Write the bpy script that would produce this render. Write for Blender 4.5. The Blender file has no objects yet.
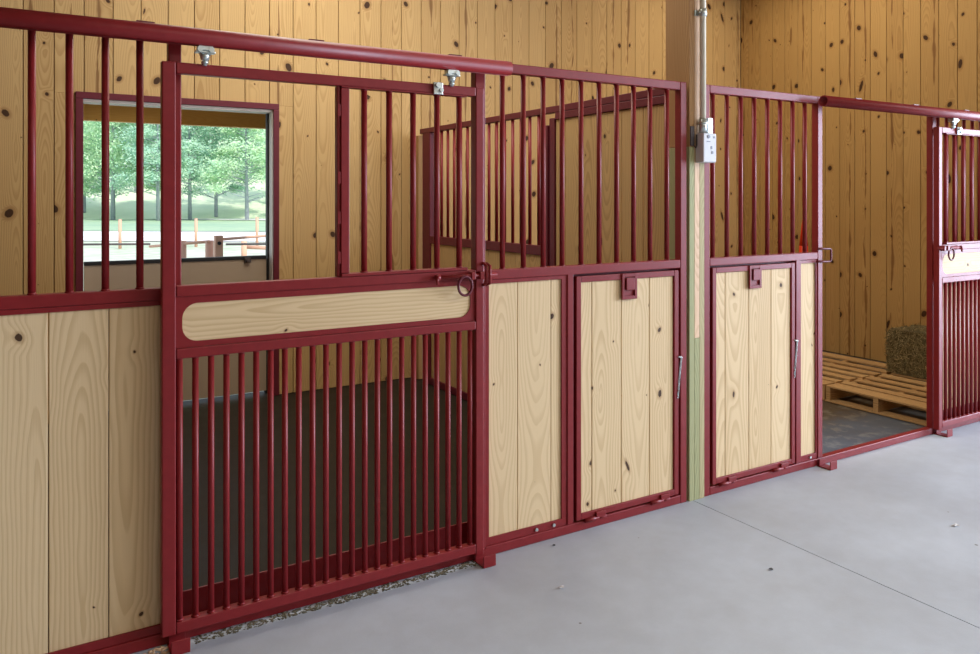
import bpy, bmesh, math, random
from mathutils import Vector, Matrix
random.seed(7)
PI = math.pi
sc = bpy.context.scene
col = sc.collection

# ------------------------------------------------------------------ materials
class NT:
    def __init__(s, name):
        s.m = bpy.data.materials.new(name); s.m.use_nodes = True
        s.t = s.m.node_tree; s.b = s.t.nodes['Principled BSDF']
    def n(s, kind, **kw):
        o = s.t.nodes.new(kind)
        for k, v in kw.items(): setattr(o, k, v)
        return o
    def link(s, a, b): s.t.links.new(a, b)
    def put(s, sock, v):
        if isinstance(v, (int, float)): sock.default_value = v
        elif isinstance(v, tuple): sock.default_value = v
        else: s.link(v, sock)
    def math(s, op, a, b=0.0, c=None, clamp=False):
        o = s.n('ShaderNodeMath', operation=op, use_clamp=clamp)
        s.put(o.inputs[0], a); s.put(o.inputs[1], b)
        if c is not None: s.put(o.inputs[2], c)
        return o.outputs[0]
    def comb(s, x, y, z=0.0):
        o = s.n('ShaderNodeCombineXYZ')
        s.put(o.inputs[0], x); s.put(o.inputs[1], y); s.put(o.inputs[2], z)
        return o.outputs[0]
    def noise(s, vec, scale=1.0, detail=2.0, rough=.5):
        o = s.n('ShaderNodeTexNoise'); s.put(o.inputs['Vector'], vec)
        o.inputs['Scale'].default_value = scale; o.inputs['Detail'].default_value = detail
        o.inputs['Roughness'].default_value = rough
        return o.outputs['Fac']
    def smooth(s, v, a, b, x=0.0, y=1.0):
        o = s.n('ShaderNodeMapRange', interpolation_type='SMOOTHSTEP')
        s.put(o.inputs[0], v); s.put(o.inputs[1], a); s.put(o.inputs[2], b)
        s.put(o.inputs[3], x); s.put(o.inputs[4], y)
        return o.outputs[0]
    def mix(s, f, a, b, mode='MIX'):
        o = s.n('ShaderNodeMix', data_type='RGBA', blend_type=mode)
        s.put(o.inputs[0], f)
        s.put(o.inputs[6], a if not isinstance(a, tuple) else a + (1,) * (4 - len(a)))
        s.put(o.inputs[7], b if not isinstance(b, tuple) else b + (1,) * (4 - len(b)))
        return o.outputs[2]
    def bump(s, h, strength=.3, dist=.01):
        o = s.n('ShaderNodeBump'); o.inputs['Strength'].default_value = strength
        o.inputs['Distance'].default_value = dist; s.link(h, o.inputs['Height'])
        s.link(o.outputs[0], s.b.inputs['Normal'])
    def out(s, color=None, rough=None, metal=None):
        if color is not None:
            s.put(s.b.inputs['Base Color'], color if not isinstance(color, tuple) else color + (1,) * (4 - len(color)))
        if rough is not None: s.put(s.b.inputs['Roughness'], rough)
        if metal is not None: s.b.inputs['Metallic'].default_value = metal
        return s.m

def pine(name, light, dark, spacing=.011, contrast=.55, knots=1.0, rough=.5, spread=.12, kcell=(.15, .55), tone=.16, streak=False):
    t = NT(name)
    uv = t.n('ShaderNodeUVMap'); uv.uv_map = 'UVMap'
    sp = t.n('ShaderNodeSeparateXYZ'); t.link(uv.outputs[0], sp.inputs[0])
    u, v = sp.outputs[0], sp.outputs[1]
    at = t.n('ShaderNodeAttribute', attribute_name='seed'); sd = at.outputs['Fac']
    wn = t.n('ShaderNodeTexWhiteNoise', noise_dimensions='1D'); t.link(sd, wn.inputs['W'])
    rs = t.n('ShaderNodeSeparateColor'); t.link(wn.outputs['Color'], rs.inputs[0])
    r1, r2, r3 = rs.outputs[0], rs.outputs[1], rs.outputs[2]
    # knots: one possible knot per cell of the board, measured in metres
    cu = t.math('ADD', t.math('DIVIDE', u, kcell[0]), t.math('MULTIPLY', sd, 17.31))
    cv = t.math('ADD', t.math('DIVIDE', v, kcell[1]), t.math('MULTIPLY', sd, 5.77))
    vor = t.n('ShaderNodeTexVoronoi', voronoi_dimensions='2D', feature='F1')
    t.link(t.comb(cu, cv), vor.inputs['Vector']); vor.inputs['Scale'].default_value = 1.0
    vp = t.n('ShaderNodeSeparateXYZ'); t.link(vor.outputs['Position'], vp.inputs[0])
    vc = t.n('ShaderNodeSeparateColor'); t.link(vor.outputs['Color'], vc.inputs[0])
    du = t.math('MULTIPLY', t.math('SUBTRACT', cu, vp.outputs[0]), kcell[0])
    dv = t.math('MULTIPLY', t.math('SUBTRACT', cv, vp.outputs[1]), kcell[1])
    du = t.math('ADD', du, t.math('MULTIPLY', dv, t.math('MULTIPLY', t.math('SUBTRACT', vc.outputs[1], .5), .8)))
    asp = t.smooth(vc.outputs[2], .72, 1.0, .85, .3)
    kd = t.math('SQRT', t.math('ADD', t.math('MULTIPLY', du, du), t.math('POWER', t.math('ABSOLUTE', t.math('MULTIPLY', dv, asp)), 2.0)))
    kn = t.noise(t.comb(t.math('MULTIPLY', u, 90), t.math('MULTIPLY', v, 60), sd), 1.0, 2)
    kdn = t.math('ADD', kd, t.math('MULTIPLY', t.math('SUBTRACT', kn, .5), .007))
    kr = t.math('MULTIPLY', t.math('SUBTRACT', t.math('POWER', vc.outputs[0], 1.4), .14), .0165 * knots)
    kmask = t.math('MULTIPLY', t.smooth(kdn, t.math('MULTIPLY', kr, .78), kr, 1.0, 0.0), t.math('GREATER_THAN', kr, .0012))
    halo = t.math('MULTIPLY', t.smooth(kdn, kr, t.math('ADD', t.math('MULTIPLY', kr, 1.9), .001), 1.0, 0.0), t.math('GREATER_THAN', kr, .002))
    # growth rings: a plane cut through a wandering trunk
    n1 = t.noise(t.comb(t.math('MULTIPLY', v, .75), t.math('MULTIPLY', sd, 3.3), 0.0), 1.0, 1.2)
    d = t.math('ADD', t.math('MULTIPLY', t.math('SUBTRACT', n1, .44), .34), t.math('MULTIPLY', r2, .05))
    uo = t.math('ADD', u, t.math('MULTIPLY', t.math('SUBTRACT', r1, .5), spread))
    n2 = t.noise(t.comb(t.math('MULTIPLY', u, 14), t.math('MULTIPLY', v, 2.2), sd), 1.0, 2)
    uo = t.math('ADD', uo, t.math('MULTIPLY', t.math('SUBTRACT', n2, .5), .035))
    rad = t.math('SQRT', t.math('ADD', t.math('MULTIPLY', uo, uo), t.math('MULTIPLY', d, d)))
    kb = t.math('MULTIPLY', t.smooth(kd, 0.0, .06, 1.0, 0.0), t.math('MULTIPLY', kr, 2.2))
    rad = t.math('ADD', rad, kb)
    ring = t.math('FRACT', t.math('DIVIDE', rad, spacing))
    late = t.math('MULTIPLY', t.smooth(ring, .25, .84), t.smooth(ring, .90, 1.0, 1.0, 0.0))
    fine = t.noise(t.comb(t.math('MULTIPLY', u, 420), t.math('MULTIPLY', v, 7), sd), 1.0, 2)
    big = t.noise(t.comb(t.math('MULTIPLY', u, 5), t.math('MULTIPLY', v, .8), t.math('MULTIPLY', sd, 1.7)), 1.0, 2)
    f = t.math('MULTIPLY', late, contrast)
    f = t.math('ADD', f, t.math('MULTIPLY', t.math('SUBTRACT', fine, .5), .22))
    f = t.math('ADD', f, t.math('MULTIPLY', t.math('SUBTRACT', big, .5), .5))
    f = t.math('ADD', f, t.math('MULTIPLY', t.math('SUBTRACT', r3, .5), tone * 2), clamp=True)
    c = t.mix(f, light, dark)
    c = t.mix(t.math('MULTIPLY', halo, .42), c, (dark[0] * .62, dark[1] * .42, dark[2] * .3))
    if streak:
        wob = t.noise(t.comb(t.math('MULTIPLY', v, 1.4), sd, 0.0), 1.0, 2)
        wid = t.noise(t.comb(t.math('MULTIPLY', v, 2.6), t.math('MULTIPLY', sd, 2.2), 0.0), 1.0, 3)
        du2 = t.math('ABSOLUTE', t.math('ADD', t.math('SUBTRACT', u, t.math('MULTIPLY', t.math('SUBTRACT', r2, .5), .1)), t.math('MULTIPLY', t.math('SUBTRACT', wob, .5), .06)))
        ww = t.math('MULTIPLY', t.math('SUBTRACT', wid, .43), .12)
        sm = t.math('MULTIPLY', t.smooth(du2, t.math('MULTIPLY', ww, .2), t.math('ADD', ww, .0005), 1.0, 0.0), t.math('MULTIPLY', t.math('GREATER_THAN', ww, .0008), t.math('GREATER_THAN', r3, .55)))
        c = t.mix(t.math('MULTIPLY', sm, .75), c, (.16, .06, .018))
    c = t.mix(t.math('MULTIPLY', kmask, .93), c, (.035, .012, .006))
    t.bump(t.math('ADD', late, fine), .12, .002)
    t.b.inputs['Specular IOR Level'].default_value = .22
    return t.out(c, rough)

M = {}
M['wall'] = pine('knotty_wall_pine', (.60, .40, .175), (.38, .215, .075), .012, .42, 2.1, .6, kcell=(.185, .46), tone=.2, streak=True)
M['gable'] = pine('knotty_gable_pine', (.50, .31, .115), (.32, .17, .055), .012, .42, 2.0, .6, kcell=(.175, .42), tone=.2, streak=True)
M['darkwall'] = pine('dark_unseen_wall', (.22, .12, .05), (.12, .06, .025), .012, .4, 1.0, .7, kcell=(.3, .7))
M['panel'] = pine('front_panel_pine', (.77, .59, .345), (.52, .345, .16), .015, .42, .95, .6, kcell=(.19, .42), tone=.16)
M['divider'] = pine('divider_pine', (.60, .40, .185), (.37, .215, .08), .013, .5, 1.0, .5, kcell=(.25, .7))
M['column'] = pine('brown_post_wood', (.46, .27, .12), (.28, .14, .055), .010, .5, .6, .6, kcell=(.4, 1.0))
M['orange_wood'] = pine('orange_wood', (.70, .40, .14), (.5, .24, .06), .010, .4, .5, .5, kcell=(.4, 1.0))
M['pale_wood'] = pine('pale_pinkish_wood', (.78, .55, .36), (.55, .34, .18), .008, .4, .5, .5, kcell=(.4, 1.0))
M['green_wood'] = pine('treated_green_wood', (.42, .42, .22), (.24, .26, .12), .008, .6, .5, .6, kcell=(.4, 1.0))
M['tan_wood'] = pine('treated_tan_wood', (.50, .44, .24), (.34, .28, .13), .008, .5, .5, .6, kcell=(.4, 1.0))
M['pallet'] = pine('pallet_wood', (.56, .36, .17), (.33, .19, .08), .008, .6, .5, .7, kcell=(.3, .8), tone=.3)
M['fence'] = pine('weathered_fence_wood', (.72, .42, .30), (.5, .27, .18), .01, .5, .6, .8)
M['beam'] = pine('stained_beam_wood', (1.0, .54, .12), (.9, .42, .07), .012, .4, .4, .5)

def red(name, base, rough, dust=.0):
    t = NT(name)
    g = t.n('ShaderNodeNewGeometry')
    n = t.noise(g.outputs['Position'], 28, 4, .6)
    n2 = t.noise(g.outputs['Position'], 5, 2)
    c = t.mix(t.smooth(n, .35, .75, 0, .35), base, (base[0] * 1.35, base[1] * 1.6, base[2] * 1.5))
    t.out(c, t.math('ADD', t.math('MULTIPLY', n2, .16), rough - .08))
    t.b.inputs['Specular IOR Level'].default_value = .36
    t.b.inputs['Coat Weight'].default_value = .0
    t.b.inputs['Coat Roughness'].default_value = .25
    return t.m
M['red'] = red('dark_red_paint', (.215, .0135, .016), .41)
M['maroon'] = red('maroon_and_shaded_red_paint', (.13, .014, .026), .45)

def plain(name, c, rough=.5, metal=0.0, var=.15, scale=20):
    t = NT(name); g = t.n('ShaderNodeNewGeometry')
    n = t.noise(g.outputs['Position'], scale, 3)
    cc = t.mix(t.math('MULTIPLY', n, 1.0), tuple(x * (1 - var) for x in c), tuple(min(1, x * (1 + var)) for x in c))
    return t.out(cc, rough, metal)
M['steel'] = plain('zinc_steel', (.62, .70, .70), .32, .85)
M['darksteel'] = plain('dark_bracket_metal', (.09, .075, .075), .5, .4)
M['black'] = plain('black_rubber', (.012, .012, .014), .6)
M['leaf'] = plain('beige_door_panel', (.40, .31, .22), .55, 0, .06, 3)
M['white'] = plain('white_plastic', (.60, .61, .64), .35, 0, .03)
M['conduit'] = plain('cream_conduit', (.80, .74, .58), .6, 0, .05)
M['jamb'] = plain('pale_jamb', (.80, .74, .66), .5, 0, .08)
M['orange_red'] = plain('orange_red_plastic', (.75, .045, .012), .4, 0, .1)
M['mark'] = plain('grey_marking', (.2, .22, .27), .5)
M['twine'] = plain('orange_twine', (.7, .08, .03), .7)

def concrete(name, base, dark, patch=None, specks=True):
    t = NT(name); g = t.n('ShaderNodeNewGeometry'); P = g.outputs['Position']
    a = t.noise(P, 1.3, 6, .62); b = t.noise(P, 9, 5, .6); f = t.noise(P, 120, 3, .6)
    k = t.math('ADD', t.math('MULTIPLY', t.smooth(a, .3, .72), .55), t.math('ADD', t.math('MULTIPLY', t.smooth(b, .3, .75), .3), t.math('MULTIPLY', f, .25)), clamp=True)
    c = t.mix(k, dark, base)
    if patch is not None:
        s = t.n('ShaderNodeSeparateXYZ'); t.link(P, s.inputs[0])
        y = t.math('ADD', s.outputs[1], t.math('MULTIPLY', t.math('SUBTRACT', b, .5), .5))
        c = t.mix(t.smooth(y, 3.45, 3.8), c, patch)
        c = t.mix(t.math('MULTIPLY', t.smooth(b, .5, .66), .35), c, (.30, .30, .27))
    if specks:
        v = t.n('ShaderNodeTexVoronoi', feature='F1'); v.inputs['Scale'].default_value = 7.0
        t.link(P, v.inputs['Vector'])
        vc = t.n('ShaderNodeSeparateColor'); t.link(v.outputs['Color'], vc.inputs[0])
        m = t.smooth(v.outputs['Distance'], t.math('MULTIPLY', t.math('POWER', vc.outputs[0], 6), .06), t.math('MULTIPLY', t.math('POWER', vc.outputs[0], 6), .085), .8, 0)
        c = t.mix(t.math('MULTIPLY', m, t.math('GREATER_THAN', vc.outputs[0], .45)), c, (.10, .09, .08))
    t.bump(t.math('ADD', t.math('MULTIPLY', b, .6), f), .10, .004)
    if not specks: t.b.inputs['Specular IOR Level'].default_value = .12
    return t.out(c, t.smooth(a, .3, .7, .45, .62))
M['concrete'] = concrete('aisle_concrete', (.52, .575, .65), (.40, .44, .49))
M['stallfloor'] = concrete('dark_stall_floor', (.036, .028, .020), (.020, .016, .012), None, False)
M['stallfloor2'] = concrete('grey_brown_stall_floor', (.13, .15, .19), (.085, .095, .12), (.10, .074, .050), False)  # blue-grey at the front, browner towards the back

def ground(name, a, b, scale, rough=.9):
    t = NT(name); g = t.n('ShaderNodeNewGeometry')
    n = t.noise(g.outputs['Position'], scale, 6, .65); m = t.noise(g.outputs['Position'], scale * .12, 3)
    return t.out(t.mix(t.smooth(t.math('ADD', t.math('MULTIPLY', n, .6), t.math('MULTIPLY', m, .4)), .38, .62), a, b), rough)
M['gravel'] = ground('pale_gravel', (.62, .61, .53), (.40, .48, .32), 1.6)
M['road'] = ground('white_gravel_road', (.86, .84, .82), (.78, .76, .74), 1.0)
M['grass'] = ground('pale_green_grass', (.40, .52, .33), (.28, .42, .29), .9)
M['hill'] = ground('dry_grass_hill', (.70, .76, .54), (.56, .66, .46), .25)
M['grit'] = plain('brown_grit_and_shade', (.12, .105, .07), .9, 0, .5, 60)
M['ceiling'] = plain('ceiling_boards', (.42, .30, .17), .8)
M['backing'] = plain('dark_groove_backing', (.05, .028, .012), .9)

def leafmat(name, a, b):
    t = NT(name); g = t.n('ShaderNodeNewGeometry')
    n = t.noise(g.outputs['Position'], 1.6, 3)
    c = t.mix(t.smooth(n, .35, .65), a, b)
    t.out(c, .7)
    tr = t.n('ShaderNodeBsdfTranslucent'); t.link(c, tr.inputs[0])
    ms = t.n('ShaderNodeMixShader'); ms.inputs[0].default_value = .35
    o = t.t.nodes['Material Output']
    t.link(t.b.outputs[0], ms.inputs[1]); t.link(tr.outputs[0], ms.inputs[2]); t.link(ms.outputs[0], o.inputs[0])
    return t.m
M['leaf_a'] = leafmat('hazed_blue_green_needles', (.42, .66, .54), (.60, .80, .60))  # foliage painted pale to carry the outdoor haze
M['leaf_b'] = leafmat('hazed_green_leaves', (.50, .74, .52), (.70, .86, .58))
M['bark'] = plain('grey_bark', (.34, .38, .42), .85, 0, .25, 6)

t = NT('hay'); g = t.n('ShaderNodeNewGeometry')
n = t.noise(g.outputs['Position'], 60, 4, .7); n2 = t.noise(g.outputs['Position'], 9, 3)
M['haycore'] = t.out(t.mix(t.smooth(n, .35, .7), (.045, .035, .014), (.20, .155, .07)), .9)
t = NT('hay_straw'); at = t.n('ShaderNodeAttribute', attribute_name='seed')
wn = t.n('ShaderNodeTexWhiteNoise', noise_dimensions='1D'); t.link(at.outputs['Fac'], wn.inputs['W'])
M['straw'] = t.out(t.mix(t.math('POWER', wn.outputs['Value'], 1.6), (.085, .07, .028), (.46, .38, .19)), .75)

# ------------------------------------------------------------------ mesh helpers
def bbox(bm, x0, x1, y0, y1, z0, z1, bev=0.0):
    r = bmesh.ops.create_cube(bm, size=1.0)
    vs = r['verts']
    for v in vs:
        v.co = Vector((x0 + (v.co.x + .5) * (x1 - x0), y0 + (v.co.y + .5) * (y1 - y0), z0 + (v.co.z + .5) * (z1 - z0)))
    if bev > 0:
        es = list({e for v in vs for e in v.link_edges})
        bmesh.ops.bevel(bm, geom=es, offset=bev, segments=2, profile=.5, affect='EDGES')

def cyl(bm, p0, p1, r, seg=14, r2=None, caps=True):
    p0 = Vector(p0); p1 = Vector(p1); ax = (p1 - p0).normalized()
    a = ax.orthogonal().normalized(); b = ax.cross(a)
    r2 = r if r2 is None else r2
    A = [bm.verts.new(p0 + (a * math.cos(2 * PI * i / seg) + b * math.sin(2 * PI * i / seg)) * r) for i in range(seg)]
    B = [bm.verts.new(p1 + (a * math.cos(2 * PI * i / seg) + b * math.sin(2 * PI * i / seg)) * r2) for i in range(seg)]
    for i in range(seg):
        f = bm.faces.new((A[i], A[(i + 1) % seg], B[(i + 1) % seg], B[i])); f.smooth = True
    if caps:
        bm.faces.new(A[::-1]); bm.faces.new(B)

def rod(bm, pts, r, seg=8, closed=False):
    pts = [Vector(p) for p in pts]; n = len(pts); rings = []
    ref = None
    for i, p in enumerate(pts):
        if closed: d = pts[(i + 1) % n] - pts[i - 1]
        else: d = pts[min(i + 1, n - 1)] - pts[max(i - 1, 0)]
        d.normalize()
        if ref is None: ref = d.orthogonal().normalized()
        a = (ref - d * ref.dot(d))
        a = a.normalized() if a.length > 1e-5 else d.orthogonal().normalized()
        ref = a; b = d.cross(a)
        rings.append([bm.verts.new(p + (a * math.cos(2 * PI * k / seg) + b * math.sin(2 * PI * k / seg)) * r) for k in range(seg)])
    for i in range(n if closed else n - 1):
        A, B = rings[i], rings[(i + 1) % n]
        for k in range(seg):
            f = bm.faces.new((A[k], A[(k + 1) % seg], B[(k + 1) % seg], B[k])); f.smooth = True
    if not closed:
        bm.faces.new(rings[0][::-1]); bm.faces.new(rings[-1])

def ring_pts(c, r, axis='Y', n=20, a0=0, a1=2 * PI, full=True, sx=1, sz=1):
    out = []
    for i in range(n if full else n + 1):
        a = a0 + (a1 - a0) * i / n
        ca, sa = math.cos(a) * r * sx, math.sin(a) * r * sz
        out.append((c[0] + ca, c[1], c[2] + sa) if axis == 'Y' else (c[0], c[1] + ca, c[2] + sa))
    return out

def rootloc(p):
    while p is not None and p.parent is not None: p = p.parent
    return Vector(p.location) if p is not None else Vector((0, 0, 0))

def obj(name, bm, mat, parent=None, kind=None):
    off = rootloc(parent)
    if off.length > 0: bmesh.ops.translate(bm, verts=bm.verts, vec=-off)
    bmesh.ops.recalc_face_normals(bm, faces=bm.faces)
    me = bpy.data.meshes.new(name); bm.to_mesh(me); bm.free()
    me.materials.append(M[mat] if isinstance(mat, str) else mat)
    o = bpy.data.objects.new(name, me); col.objects.link(o)
    if parent is not None: o.parent = parent
    if kind: o['kind'] = kind
    return o

def thing(name, label, cat, loc, group=None):
    o = bpy.data.objects.new(name, None); col.objects.link(o)
    o.empty_display_size = .1; o.location = loc; o['label'] = label; o['category'] = cat
    if group: o['group'] = group
    return o
def tag(o, label, cat, group=None, kind=None):
    o['label'] = label; o['category'] = cat
    if group: o['group'] = group
    if kind: o['kind'] = kind
    return o

def tube(name, parent, x0, x1, y0, y1, z0, z1, mat='red', bev=.004, label=None):
    bm = bmesh.new(); bbox(bm, x0, x1, y0, y1, z0, z1, bev)
    o = obj(name, bm, mat, parent)
    if label: o['label'] = label
    return o

def planks(name, mat, boards, parent=None, ua='x', va='z', bev=.003, kind=None, bm_extra=None):
    """boards: (x0,x1,y0,y1,z0,z1). One mesh, each board with its own seed and UVs in metres."""
    bm = bmesh.new(); uv = bm.loops.layers.uv.new('UVMap'); sl = bm.faces.layers.float.new('seed')
    ix = {'x': 0, 'y': 1, 'z': 2}; iu, iv = ix[ua], ix[va]
    for b in boards:
        n0 = len(bm.faces)
        old = set(bm.faces)
        bbox(bm, *b, bev)
        cu = (b[iu * 2] + b[iu * 2 + 1]) / 2
        s = random.uniform(1, 90)
        for f in bm.faces:
            if f in old: continue
            f[sl] = s
            for l in f.loops:
                c = l.vert.co; uu = c[iu] - cu; vv = c[iv]
                k = [i for i in range(3) if i not in (iu, iv)][0]
                if abs(f.normal[iu]) > .8: uu = uu + (c[k] - b[k * 2])
                l[uv].uv = (uu, vv)
    return obj(name, bm, mat, parent, kind)

# ------------------------------------------------------------------ the setting
YW, XG, CZ = 6.47, 7.40, 4.3            # inside face of window wall, gable wall, ceiling
XD0, XD1 = .40, 1.83                    # stable door opening
XL = -3.2
def struct(o): o['kind'] = 'structure'; return o

# aisle slabs, cut by one joint
bm = bmesh.new()
bbox(bm, XL, 3.1115, -4.0, 3.13, -.12, 0.0); bbox(bm, 3.1165, 12.5, -4.0, 3.13, -.12, 0.0)
bbox(bm, 3.1115, 3.1165, -4.0, 3.13, -.12, -.012)
struct(obj('floor', bm, 'concrete'))
bm = bmesh.new(); bbox(bm, XL, 3.13, 3.13, YW + .2, -.12, -.004); struct(obj('floor', bm, 'stallfloor'))
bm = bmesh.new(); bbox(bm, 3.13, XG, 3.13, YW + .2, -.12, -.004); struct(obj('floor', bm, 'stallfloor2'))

bs = []
seams = [XL + .003]
x = .190 - .19 * 18
while x < XG + .2:
    if x > XL: seams.append(x)
    x += .1925 if x < 1.3 else .198
seams = [s for s in seams if s < XG - .04] + [XG]
for a, b in zip(seams[:-1], seams[1:]):
    y1 = YW + .02
    a += .0025; b -= .0025
    if b <= XD0 or a >= XD1: bs.append((a, b, YW, y1, 0, CZ))
    else:
        bs.append((a, b, YW, y1, 2.39, CZ))
        if a < XD0 - .01: bs.append((a, XD0, YW, y1, 0, 2.39))
        if b > XD1 + .01: bs.append((XD1, b, YW, y1, 0, 2.39))
struct(planks('wall_back', 'wall', bs, bev=.0035))
# wall body behind the boards (thickness), leaving the opening
bm = bmesh.new()
bbox(bm, XL, XD0, YW + .021, YW + .20, -.1, CZ); bbox(bm, XD1, XG + .2, YW + .021, YW + .20, -.1, CZ); bbox(bm, XD0, XD1, YW + .021, YW + .20, 2.39, CZ)
struct(obj('wall_back', bm, 'backing'))

bs = []; y = 3.0
ws = [.165, .163, .178, .16, .161, .17, .173, .176, .174, .16, .173, .163, .163, .17, .168, .231, .1]
y = 2.92
while y < YW - .02:
    w = .172
    bs.append((XG, XG + .02, y + .0025, min(y + w, YW) - .0025, 0, CZ)); y += w
struct(planks('wall_right', 'gable', bs, ua='y', bev=.0035))
bm = bmesh.new(); bbox(bm, XG + .021, XG + .2, 2.92, YW + .2, -.1, CZ); struct(obj('wall_right', bm, 'backing'))
bm = bmesh.new(); bbox(bm, XL, 12.5, -4.2, YW + .2, CZ, CZ + .1)
struct(obj('ceiling', bm, 'ceiling'))
struct(planks('wall_front_unseen', 'darkwall', [(XL + .25 * i, XL + .25 * i + .245, -4.05, -4.0, 0, CZ) for i in range(62)], bev=.003))  # unseen wall, added and kept dark to cut light and reflections from the front
struct(planks('wall_left', 'darkwall', [(XL - .05, XL, -4.0 + .25 * i, -4.0 + .25 * i + .245, 0, CZ) for i in range(42)], ua='y', bev=.003))

# ------------------------------------------------------------------ dutch door in the window wall
d = thing('door_1', 'open-topped stable door with beige lower leaf and maroon frame in back wall', 'door', (1.115, YW, 0)); d['kind'] = 'structure'
bm = bmesh.new()
bbox(bm, .372, .421, YW - .022, YW - .001, 0, 2.355, .003); bbox(bm, 1.815, 1.862, YW - .022, YW - .001, 0, 2.355, .003)
bbox(bm, .372, 1.862, YW - .022, YW - .001, 2.356, 2.405, .003)
obj('door_frame', bm, 'maroon', d)
bm = bmesh.new()
bbox(bm, XD0 + .001, XD0 + .02, YW + .001, YW + .16, 0, 2.37); bbox(bm, XD1 - .02, XD1 - .001, YW + .001, YW + .16, 0, 2.37)
bbox(bm, XD0 + .021, XD1 - .021, YW + .001, YW + .16, 2.335, 2.389)
obj('jamb', bm, 'jamb', d)
bm = bmesh.new()
bbox(bm, XD1 - .034, XD1 - .021, YW + .10, YW + .155, 0, 2.36); bbox(bm, XD0 + .021, XD0 + .03, YW + .10, YW + .155, 0, 2.36)
bbox(bm, XD1 - .049, XD1 - .035, YW + .112, YW + .15, .0, 1.12)
obj('door_stop', bm, 'black', d)
lf = tube('door_leaf', d, XD0 + .032, XD1 - .05, YW + .07, YW + .11, .03, 1.125, 'leaf', .003)
tube('edge_cap', lf, XD0 + .032, XD1 - .05, YW + .062, YW + .118, 1.125, 1.152, 'black', .003, 'black metal cap strip along the top of the leaf')
bm = bmesh.new(); bbox(bm, 1.60, 1.65, YW + .05, YW + .062, 1.10, 1.14, .003); cyl(bm, (1.625, YW + .05, 1.115), (1.625, YW + .03, 1.115), .012)
obj('door_latch', bm, 'darksteel', lf)

# ------------------------------------------------------------------ stall fronts
ZT0, ZT1, ZM0, ZM1 = 2.200, 2.245, 1.253, 1.297
Y0, Y1 = 3.05, 3.094
_barme = {}
def bars(parent, xs, y, z0, z1, name='grille_bar', r=.0125, mat='red', sub=None):
    key = (round(z1 - z0, 4), r, mat)
    off = rootloc(parent)
    if key not in _barme:
        bm = bmesh.new(); cyl(bm, (0, 0, 0), (0, 0, z1 - z0), r, 16)
        cyl(bm, (0, 0, 0), (0, 0, .006), r + .004, 12, r)       # weld bead
        cyl(bm, (0, 0, z1 - z0 - .006), (0, 0, z1 - z0), r, 12, r + .004)
        bmesh.ops.recalc_face_normals(bm, faces=bm.faces)
        me = bpy.data.meshes.new(name); bm.to_mesh(me); bm.free(); me.materials.append(M[mat]); _barme[key] = me
    for x in xs:
        o = bpy.data.objects.new(name, _barme[key]); col.objects.link(o); o.parent = parent
        o.location = Vector((x, y, z0)) - off

def lip(name, parent, x0, x1, z0, z1, w=.02, bottom=.03, top=.028, left=None, right=None):
    """thin angle-iron frame that holds the planks"""
    bm = bmesh.new(); ya, yb = Y0 + .006, Y0 + .014
    left = w if left is None else left; right = w if right is None else right
    bbox(bm, x0, x1, ya, yb, z1 - top, z1, .001); bbox(bm, x0, x1, ya, yb, z0, z0 + bottom, .001)
    bbox(bm, x0, x0 + left, ya, yb, z0 + bottom, z1 - top, .001); bbox(bm, x1 - right, x1, ya, yb, z0 + bottom, z1 - top, .001)
    return obj(name, bm, 'red', parent)

def screws(parent, pts):
    for x, z in pts:
        bm = bmesh.new(); cyl(bm, (x, Y0 + .006, z), (x, Y0 - .001, z), .008, 10); obj('screw', bm, 'steel', parent)

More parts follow.
